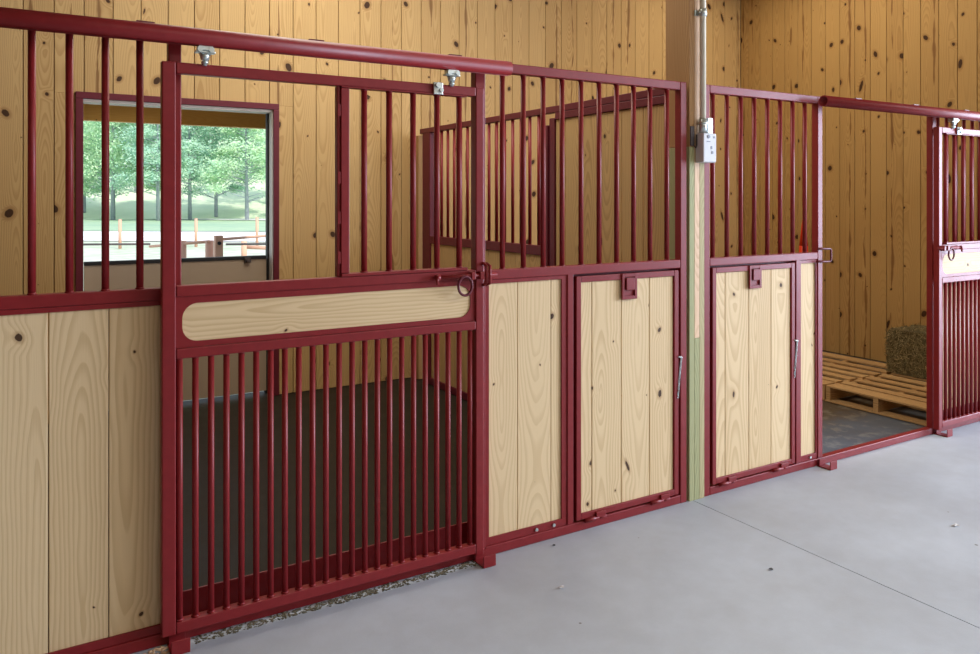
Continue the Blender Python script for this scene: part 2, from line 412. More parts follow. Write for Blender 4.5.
def feed_door(parent, x0, x1, pseams, label, chain_side=1):
    z0, z1 = .055, 1.243
    bm = bmesh.new(); ys, yt = Y0 + .0365, Y0 + .0415
    bbox(bm, x0 - .013, x1 + .017, ys, yt, 1.215, 1.2525); bbox(bm, x0 - .013, x0 + .02, ys, yt, .046, 1.2145); bbox(bm, x1 - .02, x1 + .017, ys, yt, .046, 1.2145)
    obj('door_stop', bm, 'maroon', parent)  # strip added behind the door gaps to keep them dark
    bm = bmesh.new(); w = .03; ya, yb = Y0 - .004, Y0 + .034
    bbox(bm, x0, x0 + w, ya, yb, z0, z1, .003); bbox(bm, x1 - w, x1, ya, yb, z0, z1, .003)
    bbox(bm, x0 + w, x1 - w, ya, yb, z0, z0 + w, .003); bbox(bm, x0 + w, x1 - w, ya, yb, z1 - w, z1, .003)
    fd = obj('feed_door', bm, 'red', parent)
    if label: fd['label'] = label
    s = [x0 + w] + pseams + [x1 - w]
    planks('plank_panel', 'panel', [(a + .0018, b - .0018, Y0 + .006, Y0 + .028, z0 + w - .004, z1 - w + .004) for a, b in zip(s[:-1], s[1:])], fd)
    # recessed paddle latch
    cx = (x0 + x1) / 2 - .006; bm = bmesh.new(); a, b, c, e = cx - .05, cx + .05, 1.112, 1.243
    yy, yk = Y0 - .012, Y0 - .002
    bbox(bm, a, a + .017, yy, yk, c, e, .002); bbox(bm, b - .017, b, yy, yk, c, e, .002)
    bbox(bm, a + .017, b - .017, yy, yk, c, c + .018, .002); bbox(bm, a + .017, b - .017, yy, yk, e - .018, e, .002)
    bbox(bm, a + .005, b - .005, Y0 - .003, Y0 - .001, c + .005, e - .005)
    obj('latch_plate', bm, 'red', fd)
    bm = bmesh.new(); bbox(bm, cx - .028, cx + .028, Y0 - .019, Y0 - .008, 1.158, 1.222, .004); obj('latch_paddle', bm, 'red', fd)
    for hx in (x0 + .12, x1 - .13):
        bm = bmesh.new(); cyl(bm, (hx - .07, Y0 - .008, .048), (hx + .012, Y0 - .008, .048), .010, 12)
        bbox(bm, hx - .005, hx + .055, Y0 - .016, Y0 + .004, .05, .078, .003)
        cyl(bm, (hx + .012, Y0 - .008, .048), (hx + .06, Y0 - .008, .048), .0075, 10)
        obj('hinge', bm, 'red', fd)
    # side chain hanging in the gap
    cxg = x1 + .004; bm = bmesh.new(); pts = []
    for i in range(15):
        tt = i / 14; px = cxg + .012 * (1 - tt) - .012 * tt; pz = .775 - .20 * tt
        c = (px, Y0 - .006, pz)
        if i % 2: rod(bm, ring_pts(c, .008, 'Y', 8, sx=.55, sz=1.35), .0021, 5, True)
        else: rod(bm, ring_pts(c, .008, 'X', 8, sx=.55, sz=1.35), .0021, 5, True)
    cyl(bm, (cxg - .012, Y0 - .008, .785), (cxg + .022, Y0 - .004, .777), .004, 8)
    obj('chain', bm, 'steel', fd)
    return fd

def sloped_groove(*a): pass

# fixed section left of the sliding door
p = thing('stall_screen', 'red barred stall front panel over wide pine boards, left of the closed sliding door', 'stall screen', (-.35, 3.07, 0))
tube('post', p, .475, .520, Y0, Y1, .046, ZT0); tube('post', p, -1.25, -1.205, Y0, Y1, .046, ZT0)
tube('top_rail', p, -1.25, 1.765, Y0, Y1, ZT0 + .0005, ZT1)
tube('middle_rail', p, -1.204, .4745, Y0, Y1, ZM0, ZM1)
lip('plank_frame', p, -1.204, .4745, .046, ZM0 - .001, .018, .030, .018)
tube('bottom_rail', p, -1.25, 1.765, Y0, Y1, .001, .045)
bars(p, [.046 + .112 * i for i in range(-10, 4)], 3.072, ZM1, ZT0)
planks('plank_panel', 'panel', [(a + .0015, a + .186 - .0015, Y0 + .015, Y0 + .035, .05, ZM0 - .004) for a in [.466 - .186 * i for i in range(1, 10)] if a > -1.21], p)
tube('kick_plate', p, .5205, 1.7645, 3.115, 3.123, .002, .148, 'red', .002)

# fixed section between the sliding door and the wooden column
p = thing('stall_screen', 'red barred stall front with pine panel and feed door, left of the wooden column', 'stall screen', (2.42, 3.07, 0))
tube('post', p, 1.7655, 1.818, Y0, Y1, .0, ZT0); tube('post', p, 3.026, 3.071, Y0, Y1, .0, ZT1)
tube('top_rail', p, 1.7655, 3.0255, Y0, Y1, ZT0 + .0005, ZT1)
tube('middle_rail', p, 1.8185, 3.0255, Y0, Y1, ZM0, ZM1)
tube('bottom_rail', p, 1.8185, 3.0255, Y0, Y1, .001, .045)
tube('center_post', p, 2.279, 2.316, Y0, Y1, .0455, 1.262)
lip('plank_frame', p, 1.8185, 2.2785, .046, ZM0 - .001, .02, .034, .018, .022, .030)
screws(p, [(2.10, .062), (2.20, .062)])
planks('plank_panel', 'panel', [(1.83, 1.999, Y0 + .015, Y0 + .035, .05, 1.249), (2.001, 2.190, Y0 + .015, Y0 + .035, .05, 1.249), (2.192, 2.27, Y0 + .015, Y0 + .035, .05, 1.249)], p)
bars(p, [1.921, 2.037, 2.150, 2.262, 2.377, 2.490, 2.603, 2.716, 2.829, 2.947], 3.072, ZM1, ZT0)
feed_door(p, 2.330, 3.008, [2.432, 2.621, 2.810], 'feed door of four upright pine boards in a red frame')
bm = bmesh.new()
rod(bm, [(1.770, 2.985, 1.335), (1.770, 2.962, 1.325), (1.770, 2.962, 1.285), (1.770, 2.962, 1.25), (1.770, 2.985, 1.24), (1.80, 3.048, 1.245)], .007, 8)
rod(bm, [(1.784, 2.985, 1.335), (1.784, 2.955, 1.325), (1.784, 2.955, 1.285), (1.784, 2.955, 1.25), (1.784, 2.985, 1.24), (1.81, 3.048, 1.245)], .007, 8)
rod(bm, [(1.770, 2.985, 1.335), (1.795, 3.049, 1.335)], .007, 8)
obj('latch_keeper', bm, 'red', p)

# right stall: fixed section beside the column
p = thing('stall_screen', 'mauve-red barred stall front section with feed door, right of the wooden column', 'stall screen', (3.7, 3.07, 0))
tube('post', p, 3.200, 3.245, Y0, Y1, 0, ZT1); tube('post', p, 4.167, 4.212, Y0, Y1, .046, ZT1)
tube('top_rail', p, 3.2455, 4.1665, Y0, Y1, ZT0, ZT1)
tube('middle_rail', p, 3.2455, 4.1665, Y0, Y1, ZM0, ZM1)
tube('bottom_rail', p, 3.2455, 5.399, Y0, Y1, .001, .045)
tube('center_post', p, 3.965, 4.005, Y0, Y1, .0455, 1.262)
lip('plank_frame', p, 4.0055, 4.1665, .046, ZM0 - .001, .012, .034, .018)
screws(p, [(4.10, .062)])
planks('plank_panel', 'panel', [(4.012, 4.163, Y0 + .015, Y0 + .035, .05, 1.249)], p)
bars(p, [3.289 + .1118 * i for i in range(8)], 3.072, ZM1, ZT0)
feed_door(p, 3.262, 3.950, [3.37, 3.562, 3.750], 'feed door of four upright pine boards in a red frame')
bm = bmesh.new()
rod(bm, [(4.16, 3.045, 1.318), (4.16, 3.035, 1.318), (4.20, 3.035, 1.318), (4.262, 3.035, 1.316), (4.272, 3.035, 1.308), (4.272, 3.035, 1.247), (4.262, 3.035, 1.239), (4.20, 3.035, 1.24), (4.15, 3.035, 1.242), (4.15, 3.046, 1.242)], .0065, 8)
obj('latch_loop', bm, 'maroon', p)

# right stall: fixed section behind the opened door
p = thing('stall_screen', 'red barred stall front section hidden behind the opened sliding door at right', 'stall screen', (6.4, 3.07, 0))
tube('post', p, 5.400, 5.445, Y0, Y1, 0, ZT0); tube('post', p, 7.33, 7.375, Y0, Y1, 0, ZT0)
tube('top_rail', p, 4.2125, 7.375, Y0, Y1, ZT0 + .0005, ZT1)
tube('middle_rail', p, 5.4455, 7.3295, Y0, Y1, ZM0, ZM1); tube('bottom_rail', p, 5.4455, 7.3295, Y0, Y1, .001, .045)
lip('plank_frame', p, 5.4455, 7.3295, .046, ZM0 - .001, .02, .10, .018)
bars(p, [5.50 + .112 * i for i in range(17)], 3.072, ZM1, ZT0)
planks('plank_panel', 'panel', [(5.45 + .187 * i, 5.45 + .187 * (i + 1) - .002, Y0 + .015, Y0 + .035, .05, 1.249) for i in range(10)], p)

# ------------------------------------------------------------------ sliding doors
def sliding_door(label, x0, mir):
    W = 1.330
    t = thing('sliding_door', label, 'sliding door', (x0 + W / 2, 3.01, .04))
    ya, yb = 2.99, 3.03
    def fx(a, b): return (x0 + a, x0 + b) if not mir else (x0 + W - b, x0 + W - a)
    def f1(a): return x0 + a if not mir else x0 + W - a
    def tb(n, a, b, z0, z1, y0=ya, y1=yb, bev=.004, mat='red', par=t):
        q = fx(a, b); return tube(n, par, q[0], q[1], y0, y1, z0, z1, mat, bev)
    tb('stile', 0, .047, .058, 2.112); tb('stile', W - .040, W, .045, 2.112)
    tb('top_rail', .0475, W - .0405, 2.072, 2.112)
    tb('middle_rail', .0475, W - .0405, 1.268, 1.308)
    tb('lower_rail', .0475, W - .0405, 1.045, 1.082)
    tb('bottom_rail', .0475, W - .0405, .058, .099)
    # steel plate with a round-ended opening and the pine board behind it
    a, b = fx(.048, W - .041); zl, zh = 1.0825, 1.2675
    u0, u1, w0, w1 = a + .022, b - .022, 1.103, 1.242; r = .055; n = 10
    inner = []
    for cx_, cz_, s in ((u1 - r, w1 - r, 0), (u0 + r, w1 - r, 1), (u0 + r, w0 + r, 2), (u1 - r, w0 + r, 3)):
        for i in range(n + 1):
            an = PI / 2 * (s + i / n); inner.append((cx_ + r * math.cos(an), cz_ + r * math.sin(an)))
    outer = []
    cs = [(b, zh), (a, zh), (a, zl), (b, zl)]
    for s in range(4):
        for i in range(n + 1): outer.append(cs[s])
    bm = bmesh.new(); L = len(inner)
    for y in (3.0, 3.004):
        I = [bm.verts.new((p_[0], y, p_[1])) for p_ in inner]
        C = [bm.verts.new((c_[0], y, c_[1])) for c_ in cs]
        for s in range(4):
            for i in range(n):
                bm.faces.new((C[s], I[s * (n + 1) + i], I[s * (n + 1) + i + 1]))
            e = s * (n + 1) + n
            bm.faces.new((C[s], I[e], I[(e + 1) % L], C[(s + 1) % 4]))
        if y == 3.0: F = I
    for i in range(L): bm.faces.new((F[i], F[(i + 1) % L], I[(i + 1) % L], I[i]))
    obj('face_plate', bm, 'red', t)
    planks('name_board', 'panel', [(a + .004, b - .004, 3.005, 3.024, zl + .004, zh - .004)], t, ua='z', va='x', bev=.001)
    bars(t, [f1(.0620 + .0549 * i) for i in range(23)], 3.01, .099, 1.045, 'lower_bar', .0115)
    # swing gate in the upper half
    q = fx(.668, .704)
    bm = bmesh.new(); bbox(bm, q[0], q[1], 2.992, 3.028, 1.322, 2.066, .003)
    g0, g1 = fx(.668, 1.245); bbox(bm, g0, g1, 2.984, 3.030, 1.309, 1.3215, .002); bbox(bm, g0, g1, 2.986, 3.028, 2.0665, 2.0715, .001)
    gt = obj('grille_gate', bm, 'red', t)
    bars(gt, [f1(k) for k in (.773, .883, .993, 1.106, 1.215)], 3.01, 1.3215, 2.0665, 'gate_bar')
    q = fx(.655, .667)
    bm = bmesh.new(); bbox(bm, q[0], q[1], 3.0, 3.03, 1.309, 2.071, .002)
    for z in (1.36, 1.52, 1.68, 1.95): bbox(bm, q[0] - .001, q[1] + .001, 2.994, 3.0, z, z + .05, .002)
    obj('hinge_strip', bm, 'red', gt)
    c = f1(1.098); bm = bmesh.new(); bbox(bm, c - .022, c + .022, 2.978, 2.989, 2.066, 2.118, .003); cyl(bm, (c - .006, 2.978, 2.105), (c - .006, 2.964, 2.105), .011, 12); cyl(bm, (c + .012, 2.978, 2.085), (c + .012, 2.968, 2.085), .009, 12)
    o = obj('gate_lock', bm, 'steel', gt); o['label'] = 'zinc gate lock'
    # hangers running in the track
    for k in (.145, 1.165):
        c = f1(k); bm = bmesh.new()
        cyl(bm, (c, 2.985, 2.105), (c, 2.985, 2.19), .008, 10)
        bbox(bm, c - .035, c + .035, 2.970, 3.0, 2.150, 2.158, .002)
        bbox(bm, c - .026, c + .026, 2.966, 3.004, 2.158, 2.176, .003)
        for s in (-1, 1): cyl(bm, (c + s * .02, 2.962, 2.162), (c + s * .02, 2.970, 2.162), .010, 12)
        cyl(bm, (c, 2.985, 2.125), (c, 2.985, 2.149), .014, 6, .020); cyl(bm, (c, 2.985, 2.1125), (c, 2.985, 2.122), .013, 6)
        o = obj('hanger', bm, 'steel', t); o['label'] = 'zinc roller hanger'
    # sliding bolt with a pull ring
    s = -1 if mir else 1
    bm = bmesh.new(); z = 1.285
    cyl(bm, (f1(1.10), 2.974, z), (f1(1.385), 2.974, z), .0085, 12)
    cyl(bm, (f1(1.082), 2.974, z), (f1(1.102), 2.974, z), .0125, 12)
    rod(bm, [(f1(1.096), 2.974, z + .004), (f1(1.086), 2.968, z - .01), (f1(1.088), 2.968, z - .03)], .007, 8)
    obj('bolt', bm, 'red', t)
    bm = bmesh.new()
    for k in (1.262, 1.306): bbox(bm, f1(k) - .011, f1(k) + .011, 2.960, 2.9895, z - .017, z + .017, .003)
    obj('bolt_bracket', bm, 'red', t)
    bm = bmesh.new(); rod(bm, ring_pts((f1(1.222), 2.966, z - .042), .034, 'Y', 22, sz=1.2), .006, 8, True)
    obj('pull_ring', bm, 'maroon', t)
    return t

sliding_door('closed red sliding stall door with dense lower bars and round-ended pine board', .444, False)
sliding_door('opened red sliding stall door at the far right edge, beside the hay bale opening', 5.371, True)

def track(label, x0, x1):
    bm = bmesh.new(); zc, yc = 2.206, 2.982; n = 26; r = .033
    prof = []
    for i in range(n + 1):
        a = -PI / 2 + .28 + (2 * PI - .56) * i / n
        prof.append((yc + math.cos(a) * r, zc + math.sin(a) * r))
    inner = [(yc + (p_[0] - yc) * .86, zc + (p_[1] - zc) * .86) for p_ in prof][::-1]
    P = prof + inner; L = len(P)
    A = [bm.verts.new((x0, p_[0], p_[1])) for p_ in P]; B = [bm.verts.new((x1, p_[0], p_[1])) for p_ in P]
    for i in range(L):
        f = bm.faces.new((A[i], A[(i + 1) % L], B[(i + 1) % L], B[i])); f.smooth = True
    for i in range(n):
        bm.faces.new((A[i], A[i + 1], A[L - 2 - i], A[L - 1 - i])); bm.faces.new((B[i], B[i + 1], B[L - 2 - i], B[L - 1 - i]))
    t = thing('door_track', label, 'door track', ((x0 + x1) / 2, yc, zc - r))
    obj('track_tube', bm, 'red', t)
    x = x0 + .35
    while x < x1 - .1:
        bm = bmesh.new(); bbox(bm, x - .03, x + .03, yc + .002, Y0 - .0005, 2.2385, 2.2455, .001); obj('mounting_tab', bm, 'maroon', t); x += .62
    return t
track('round dark red track rail above the closed sliding door', -1.2, 1.902)
track('pinkish red track rail running over the open stall doorway at right', 4.125, 7.37)

def guide(x, label, flip=1):
    bm = bmesh.new()
    bbox(bm, x, x + .064, 2.955, 2.961, .001, .052, .002)
    r = bm.verts[:]; bbox(bm, x, x + .064, 2.962, Y0 - .001, .001, .007, .001)
    bbox(bm, x + .004, x + .06, 3.032, 3.038, .007, .045, .001)
    o = obj('floor_guide', bm, 'red'); tag(o, label, 'door guide', 'door guides on the concrete')
    c = sum((v.co for v in o.data.vertices), Vector()) / len(o.data.vertices); c.z = 0
    o.data.transform(Matrix.Translation(-c)); o.location = c
guide(.470, 'red steel floor guide under the left end of the closed sliding door')
guide(1.752, 'red steel floor guide under the right end of the closed sliding door')
guide(4.155, 'red steel floor guide at the left foot of the open doorway')
guide(5.412, 'red steel floor guide under the left end of the opened door')

# ------------------------------------------------------------------ laminated column, conduit, box
c = thing('wood_column', 'tall laminated wooden column of three plies between the two stalls', 'column', (3.144, 3.14, 0))
ya, yb = 3.045, 3.226
def ply(name, x0, x1, z0, z1, mat, label=None):
    o = planks(name, mat, [(x0, x1, ya, yb, z0, z1)], c, ua='x', bev=.002)
    if label: o['label'] = label
ply('ply', 3.086, 3.1235, 1.901, CZ - .005, 'column', 'brown untreated outer ply'); ply('ply', 3.086, 3.1235, 0, 1.900, 'green_wood', 'green treated outer ply')
ply('ply', 3.1245, 3.1615, .871, CZ - .005, 'pale_wood', 'pale pinkish middle ply'); ply('ply', 3.1245, 3.1615, 0, .870, 'green_wood', 'green treated foot of middle ply')
ply('ply', 3.1625, 3.198, 0, CZ - .005, 'tan_wood', 'tan treated outer ply')

cd = thing('conduit', 'cream vertical conduit pipe fixed to the wooden column above the white box', 'pipe', (3.158, 3.018, 1.98))
bm = bmesh.new(); cyl(bm, (3.158, 3.018, 2.05), (3.158, 3.018, CZ - .01), .0165, 18); obj('pipe', bm, 'conduit', cd)
bm = bmesh.new(); cyl(bm, (3.158, 3.018, 1.975), (3.158, 3.018, 2.05), .022, 18); cyl(bm, (3.158, 3.018, 2.022), (3.158, 3.018, 2.034), .026, 18); o = obj('connector', bm, 'steel', cd); o['label'] = 'zinc connector'
bm = bmesh.new(); cyl(bm, (3.158, 3.018, 2.60), (3.158, 3.018, 2.64), .021, 18); bbox(bm, 3.118, 3.148, 3.036, 3.045, 2.605, 2.635, .002)
cyl(bm, (3.138, 3.018, 2.62), (3.125, 3.018, 2.62), .006, 8); o = obj('pipe_clamp', bm, 'steel', cd); o['label'] = 'zinc pipe clamp'

bx = thing('electrical_box', 'small white electrical box on the column below the conduit', 'electrical box', (3.2, 2.98, 1.81))
tube('body', bx, 3.128, 3.226, 2.985, 3.0445, 1.815, 1.972, 'white', .006)
bm = bmesh.new(); bbox(bm, 3.176, 3.214, 3.0, 3.008, 1.973, 2.055, .001); obj('mounting_strap', bm, 'steel', bx)
bm = bmesh.new(); cyl(bm, (3.166, 2.9849, 1.953), (3.166, 2.982, 1.953), .0095, 12); obj('indicator', bm, 'mark', bx)
for q in ((3.152, 3.178, 1.925, 1.929), (3.182, 3.193, 1.887, 1.903), (3.188, 3.200, 1.862, 1.876), (3.204, 3.212, 1.946, 1.956)):
    bm = bmesh.new(); bbox(bm, q[0], q[1], 2.983, 2.9849, q[2], q[3]); obj('marking', bm, 'mark', bx)
br = thing('bracket', 'small dark metal bracket on the column left of the white box', 'bracket', (3.10, 3.045, 1.905))
bm = bmesh.new(); bbox(bm, 3.088, 3.116, 3.037, 3.045, 1.905, 2.01, .002); obj('plate', bm, 'darksteel', br)
bm = bmesh.new(); rod(bm, [(3.110, 3.034, 1.905), (3.118, 3.03, 1.895), (3.124, 3.03, 1.905), (3.124, 3.03, 1.965)], .004, 8); obj('hook', bm, 'darksteel', br)

# ------------------------------------------------------------------ divider between the stalls (runs front to back)
dv = thing('stall_divider', 'divider wall between the stalls with rear bars and pine boards, seen through the grille', 'divider', (3.115, 4.9, 0))
def dt(n, y0, y1, z0, z1, x0=3.092, x1=3.138, mat='maroon', bev=.004): return tube(n, dv, x0, x1, y0, y1, z0, z1, mat, bev)  # maroon stands in for shade on the red divider frame
dt('rear_post', 6.14, 6.24, .0, 2.200); dt('rear_post', 6.245, 6.30, .0, 2.200, 3.10, 3.13)
dt('middle_post', 4.285, 4.345, .0, 2.165); dt('channel', 4.35, 4.40, .0, 2.12, 3.080, 3.15)
dt('top_rail', 3.232, 6.34, 2.2005, 2.245)
dt('under_rail', 3.232, 4.28, 2.152, 2.1995)
dt('middle_rail', 4.405, 6.135, 1.230, 1.298); dt('bottom_rail', 3.232, 6.135, .003, .060)
off = rootloc(dv)
yy = 4.50
_m = None
while yy < 6.10:
    if _m is None:
        bm = bmesh.new(); cyl(bm, (0, 0, 0), (0, 0, 2.2 - 1.298), .0125, 12); _m = bpy.data.meshes.new('grille_bar'); bm.to_mesh(_m); bm.free(); _m.materials.append(M['red'])
    o = bpy.data.objects.new('grille_bar', _m); col.objects.link(o); o.parent = dv; o.location = Vector((3.115, yy, 1.298)) - off
    yy += .112
planks('plank_panel', 'divider', [(3.102, 3.130, 4.41 + .187 * i, min(4.41 + .187 * (i + 1) - .002, 6.13), .061, 1.229) for i in range(10) if 4.41 + .187 * i < 6.1], dv, ua='y')
planks('plank_panel', 'divider', [(3.102, 3.130, 3.24 + .187 * i, min(3.24 + .187 * (i + 1) - .002, 4.28), .061, 2.151) for i in range(6) if 3.24 + .187 * i < 4.2], dv, ua='y')
# nailer strip against the back wall
planks('nailer_board', 'column', [(3.09, 3.14, 6.36, 6.468, 0.0, 2.19)], dv, ua='y')['label'] = 'brown board fixed to the back wall'

# ------------------------------------------------------------------ pallets and hay
def pallet(label, x0, x1, y0, y1, nb=7, z=.0):
    t = thing('pallet', label, 'pallet', ((x0 + x1) / 2, (y0 + y1) / 2, z), 'wooden pallets on the stall floor')
    ws = (x1 - x0) / nb
    for i in range(nb):
        a = x0 + ws * i + random.uniform(0, .008); w = ws * random.uniform(.48, .60) if 0 < i < nb - 1 else ws * .8
        a = x1 - w if i == nb - 1 else (x0 if i == 0 else a)
        planks('deck_board', 'pallet', [(a, a + w, y0 + random.uniform(0, .012), y1 - random.uniform(0, .012), z + .117, z + .130)], t, ua='x', va='y', bev=.001)
    for k in range(3):
        yy = (y0 + .002, (y0 + y1) / 2 - .02, y1 - .042)[k]
        planks('stringer', 'pallet', [(x0 + .004, x1 - .004, yy, yy + .04, z + .017, z + .1165)], t, ua='z', va='x', bev=.001)
    for k in range(4):
        a = x0 + (x1 - x0 - .09) * k / 3
        planks('bottom_board', 'pallet', [(a, a + .09, y0, y1, z + .001, z + .0165)], t, ua='x', va='y', bev=.001)
    return t
pallet('weathered pallet at the left, reaching behind the feed door section', 5.56, 6.74, 4.01, 5.06)
pallet('weathered pallet at the right, carrying the hay bale', 5.55, 6.76, 3.14, 3.995)

hb = thing('hay_bale', 'brown rectangular hay bale on the pallet in the right stall', 'hay bale', (6.68, 3.62, .136))
hx0, hx1, hy0, hy1, hz0, hz1 = 6.42, 6.90, 3.16, 4.02, .136, .50
bm = bmesh.new(); bbox(bm, hx0, hx1, hy0, hy1, hz0, hz1)
bmesh.ops.subdivide_edges(bm, edges=bm.edges[:], cuts=15, use_grid_fill=True)
for v in bm.verts:
    cc = Vector(((hx0 + hx1) / 2, (hy0 + hy1) / 2, (hz0 + hz1) / 2)); q = v.co - cc
    k = 1 + .0 * q.length
    nx = max(0, (abs(q.x) / .24 + abs(q.y) / .43 + abs(q.z) / .182) - 2.5) * .05
    v.co = cc + q * (1 - nx) + Vector((random.uniform(-1, 1), random.uniform(-1, 1), random.uniform(-.8, 1) if q.z > -.17 else 0)) * .008
obj('bale_body', bm, 'haycore', hb)
bm = bmesh.new(); sl = bm.faces.layers.float.new('seed'); bm.faces.ensure_lookup_table()
for i in range(5200):
    fc = random.random()
    if fc < .5: pt = Vector((hx0 - .003, random.uniform(hy0, hy1), random.uniform(hz0, hz1))); nrm = Vector((-1, 0, 0))
    elif fc < .75: pt = Vector((random.uniform(hx0, hx1), random.uniform(hy0, hy1), hz1 + .002)); nrm = Vector((0, 0, 1))
    elif fc < .9: pt = Vector((random.uniform(hx0, hx1), hy0 - .002, random.uniform(hz0, hz1))); nrm = Vector((0, -1, 0))
    else: pt = Vector((random.uniform(hx0, hx1), hy1 + .002, random.uniform(hz0, hz1))); nrm = Vector((0, 1, 0))
    dr = Vector((random.gauss(0, 1), random.gauss(0, 1), random.gauss(0, 1.2))); dr = dr - nrm * dr.dot(nrm) * .8; dr.normalize()
    ln = random.uniform(.02, .075); sd = dr.cross(nrm)
    if sd.length < .1: continue
    sd.normalize(); w = random.uniform(.0009, .0024); lift = nrm * random.uniform(.0, .010)
    a = pt - dr * ln / 2 + nrm * .001; b = pt + dr * ln / 2 + lift
    a.z = max(a.z, hz0 + .002); b.z = max(b.z, hz0 + .002)
    f = bm.faces.new([bm.verts.new(a - sd * w), bm.verts.new(a + sd * w), bm.verts.new(b + sd * w), bm.verts.new(b - sd * w)]); f[sl] = i * .731
o = obj('loose_straw', bm, 'straw', hb, 'stuff')
bm = bmesh.new()
for yy in (3.64,):
    rod(bm, [(hx0 - .012, yy, hz0 + .004), (hx0 - .014, yy, hz1 - .02), (hx0 + .01, yy, hz1 + .012), (hx1 - .01, yy, hz1 + .012), (hx1 + .012, yy, hz1 - .02), (hx1 + .012, yy, hz0 + .004)], .004, 6)
o = obj('twine', bm, 'twine', hb); o['label'] = 'orange-red baling twine'

# slim orange-red flat handle leaning on the gable wall
sh = thing('marker_stake', 'slim pointed orange-red stake glimpsed between the last grille bars of the right stall', 'stake', (7.2, 5.445, 0))
bm = bmesh.new(); cyl(bm, (7.2, 5.445, .03), (7.2, 5.445, 1.12), .046, 14, .046); cyl(bm, (7.2, 5.445, 1.12), (7.2, 5.445, 1.47), .046, 14, .005); obj('stake_body', bm, 'orange_red', sh)
bm = bmesh.new(); cyl(bm, (7.2, 5.445, .0), (7.2, 5.445, .03), .10, 20, .09); obj('foot', bm, 'orange_red', sh)

# ------------------------------------------------------------------ grit and straw bits
def bits(name, label, n, xr, yr, s, mat, cat='debris'):
    bm = bmesh.new()
    for i in range(n):
        x, y = random.uniform(*xr), random.uniform(*yr); r = s * random.uniform(.4, 1.2)
        m = Matrix.Translation((x, y, r * .35)) @ Matrix.Rotation(random.uniform(0, 6.28), 4, 'Z') @ Matrix.Diagonal((r * random.uniform(1, 2.4), r, r * .4, 1))
        bmesh.ops.create_icosphere(bm, subdivisions=1, radius=1, matrix=m)
    tag(obj(name, bm, mat), label, cat, kind='stuff')
bits('grit', 'fine grit and chaff with painted-in shade on the concrete under the closed sliding door', 800, (.56, 1.75), (3.0, 3.048), .0045, 'grit')  # real grit, made dense and dark to add the shade beneath the door
bits('chaff', 'pale straw crumbs beside the left foot of the sliding door', 90, (.36, .50), (2.97, 3.04), .006, 'pale_wood')
for k, (x, y, lab) in enumerate([(2.862, 1.65, 'small dark dried leaf lying on the concrete nearest the floor joint')]):
    pass
def leafbit(x, y, r, mat, label, cat):
    bm = bmesh.new(); vs = []
    for i in range(9):
        a = 2 * PI * i / 9; rr = r * (1 if i % 2 else .6); vs.append(bm.verts.new((math.cos(a) * rr * 1.6, math.sin(a) * rr, .003 + .002 * (i % 3))))
    top = bm.verts.new((0, 0, .006)); lo = bm.verts.new((0, 0, .001))
    for i in range(9): bm.faces.new((vs[i], vs[(i + 1) % 9], top)); bm.faces.new((vs[(i + 1) % 9], vs[i], lo))
    o = obj('fleck', bm, mat); o.location = (x, y, 0); tag(o, label, cat)
import math as _m2
def FL(px, py, f=785., H=1.62, y0=199., cx=490.):
    th = math.atan(f / 1300.); c_, s_ = math.cos(th), math.sin(th); d_ = f * H / (py - y0); r_ = (px - cx) / f * d_
    return r_ * c_ + d_ * s_, -r_ * s_ + d_ * c_
leafbit(*FL(771, 570), .010, 'black', 'dark dried leaf fleck on the concrete just left of the floor joint', 'leaf')
leafbit(*FL(562, 588), .012, 'white', 'white fleck on the concrete in front of the feed door', 'litter')
leafbit(*FL(956, 526), .016, 'white', 'white fleck on the concrete near the right edge', 'litter')
leafbit(*FL(554, 546), .008, 'black', 'small dark fleck beside the bottom rail of the middle section', 'litter')

# ------------------------------------------------------------------ outdoors, seen through the stable door
th = math.atan(785 / 1300.); CT, ST = math.cos(th), math.sin(th)
def G(r, d, z=0): return Vector((r * CT + d * ST, -r * ST + d * CT, z))
AZ = -.4                                       # centre of the view through the opening (right/depth)
def strip(name, mat, d0, d1, z0, z1, n=14, slope=0.0):
    bm = bmesh.new(); rows = []
    for j in range(5):
        t_ = j / 4; dd = d0 + (d1 - d0) * t_; zz = z0 + (z1 - z0) * t_
        row = []
        for i in range(n + 1):
            r = -70 + 90 * i / n
            row.append(bm.verts.new(G(r, dd + slope * r, zz)))
        rows.append(row)
    for A, B in zip(rows[:-1], rows[1:]):
        for i in range(n): bm.faces.new((A[i], A[i + 1], B[i + 1], B[i]))
    bmesh.ops.solidify(bm, geom=bm.faces[:], thickness=.05) if False else None
    o = obj(name, bm, mat); o['kind'] = 'structure'; return o
bm = bmesh.new(); bbox(bm, -60, 70, YW + .21, 90, -.3, -.03); o = obj('ground', bm, 'gravel'); o['kind'] = 'structure'
strip('lawn', 'grass', 38, 62, 0.0, .02, slope=-.10)
strip('road', 'road', 29, 37.5, .0, .0, slope=-.10)
strip('hill', 'hill', 60, 140, .02, 17, slope=-.05)
strip('hill', 'road', 52, 55, .06, .10, slope=-.35)

bm_h = [(XD0 - .6, XD1 + 1.2, YW + .62, YW + .70, 2.255, 2.45)]
o = planks('roof_beam', 'beam', bm_h, None, ua='z', va='x', bev=.004); tag(o, 'orange stained timber beam outside above the stable door opening', 'beam')

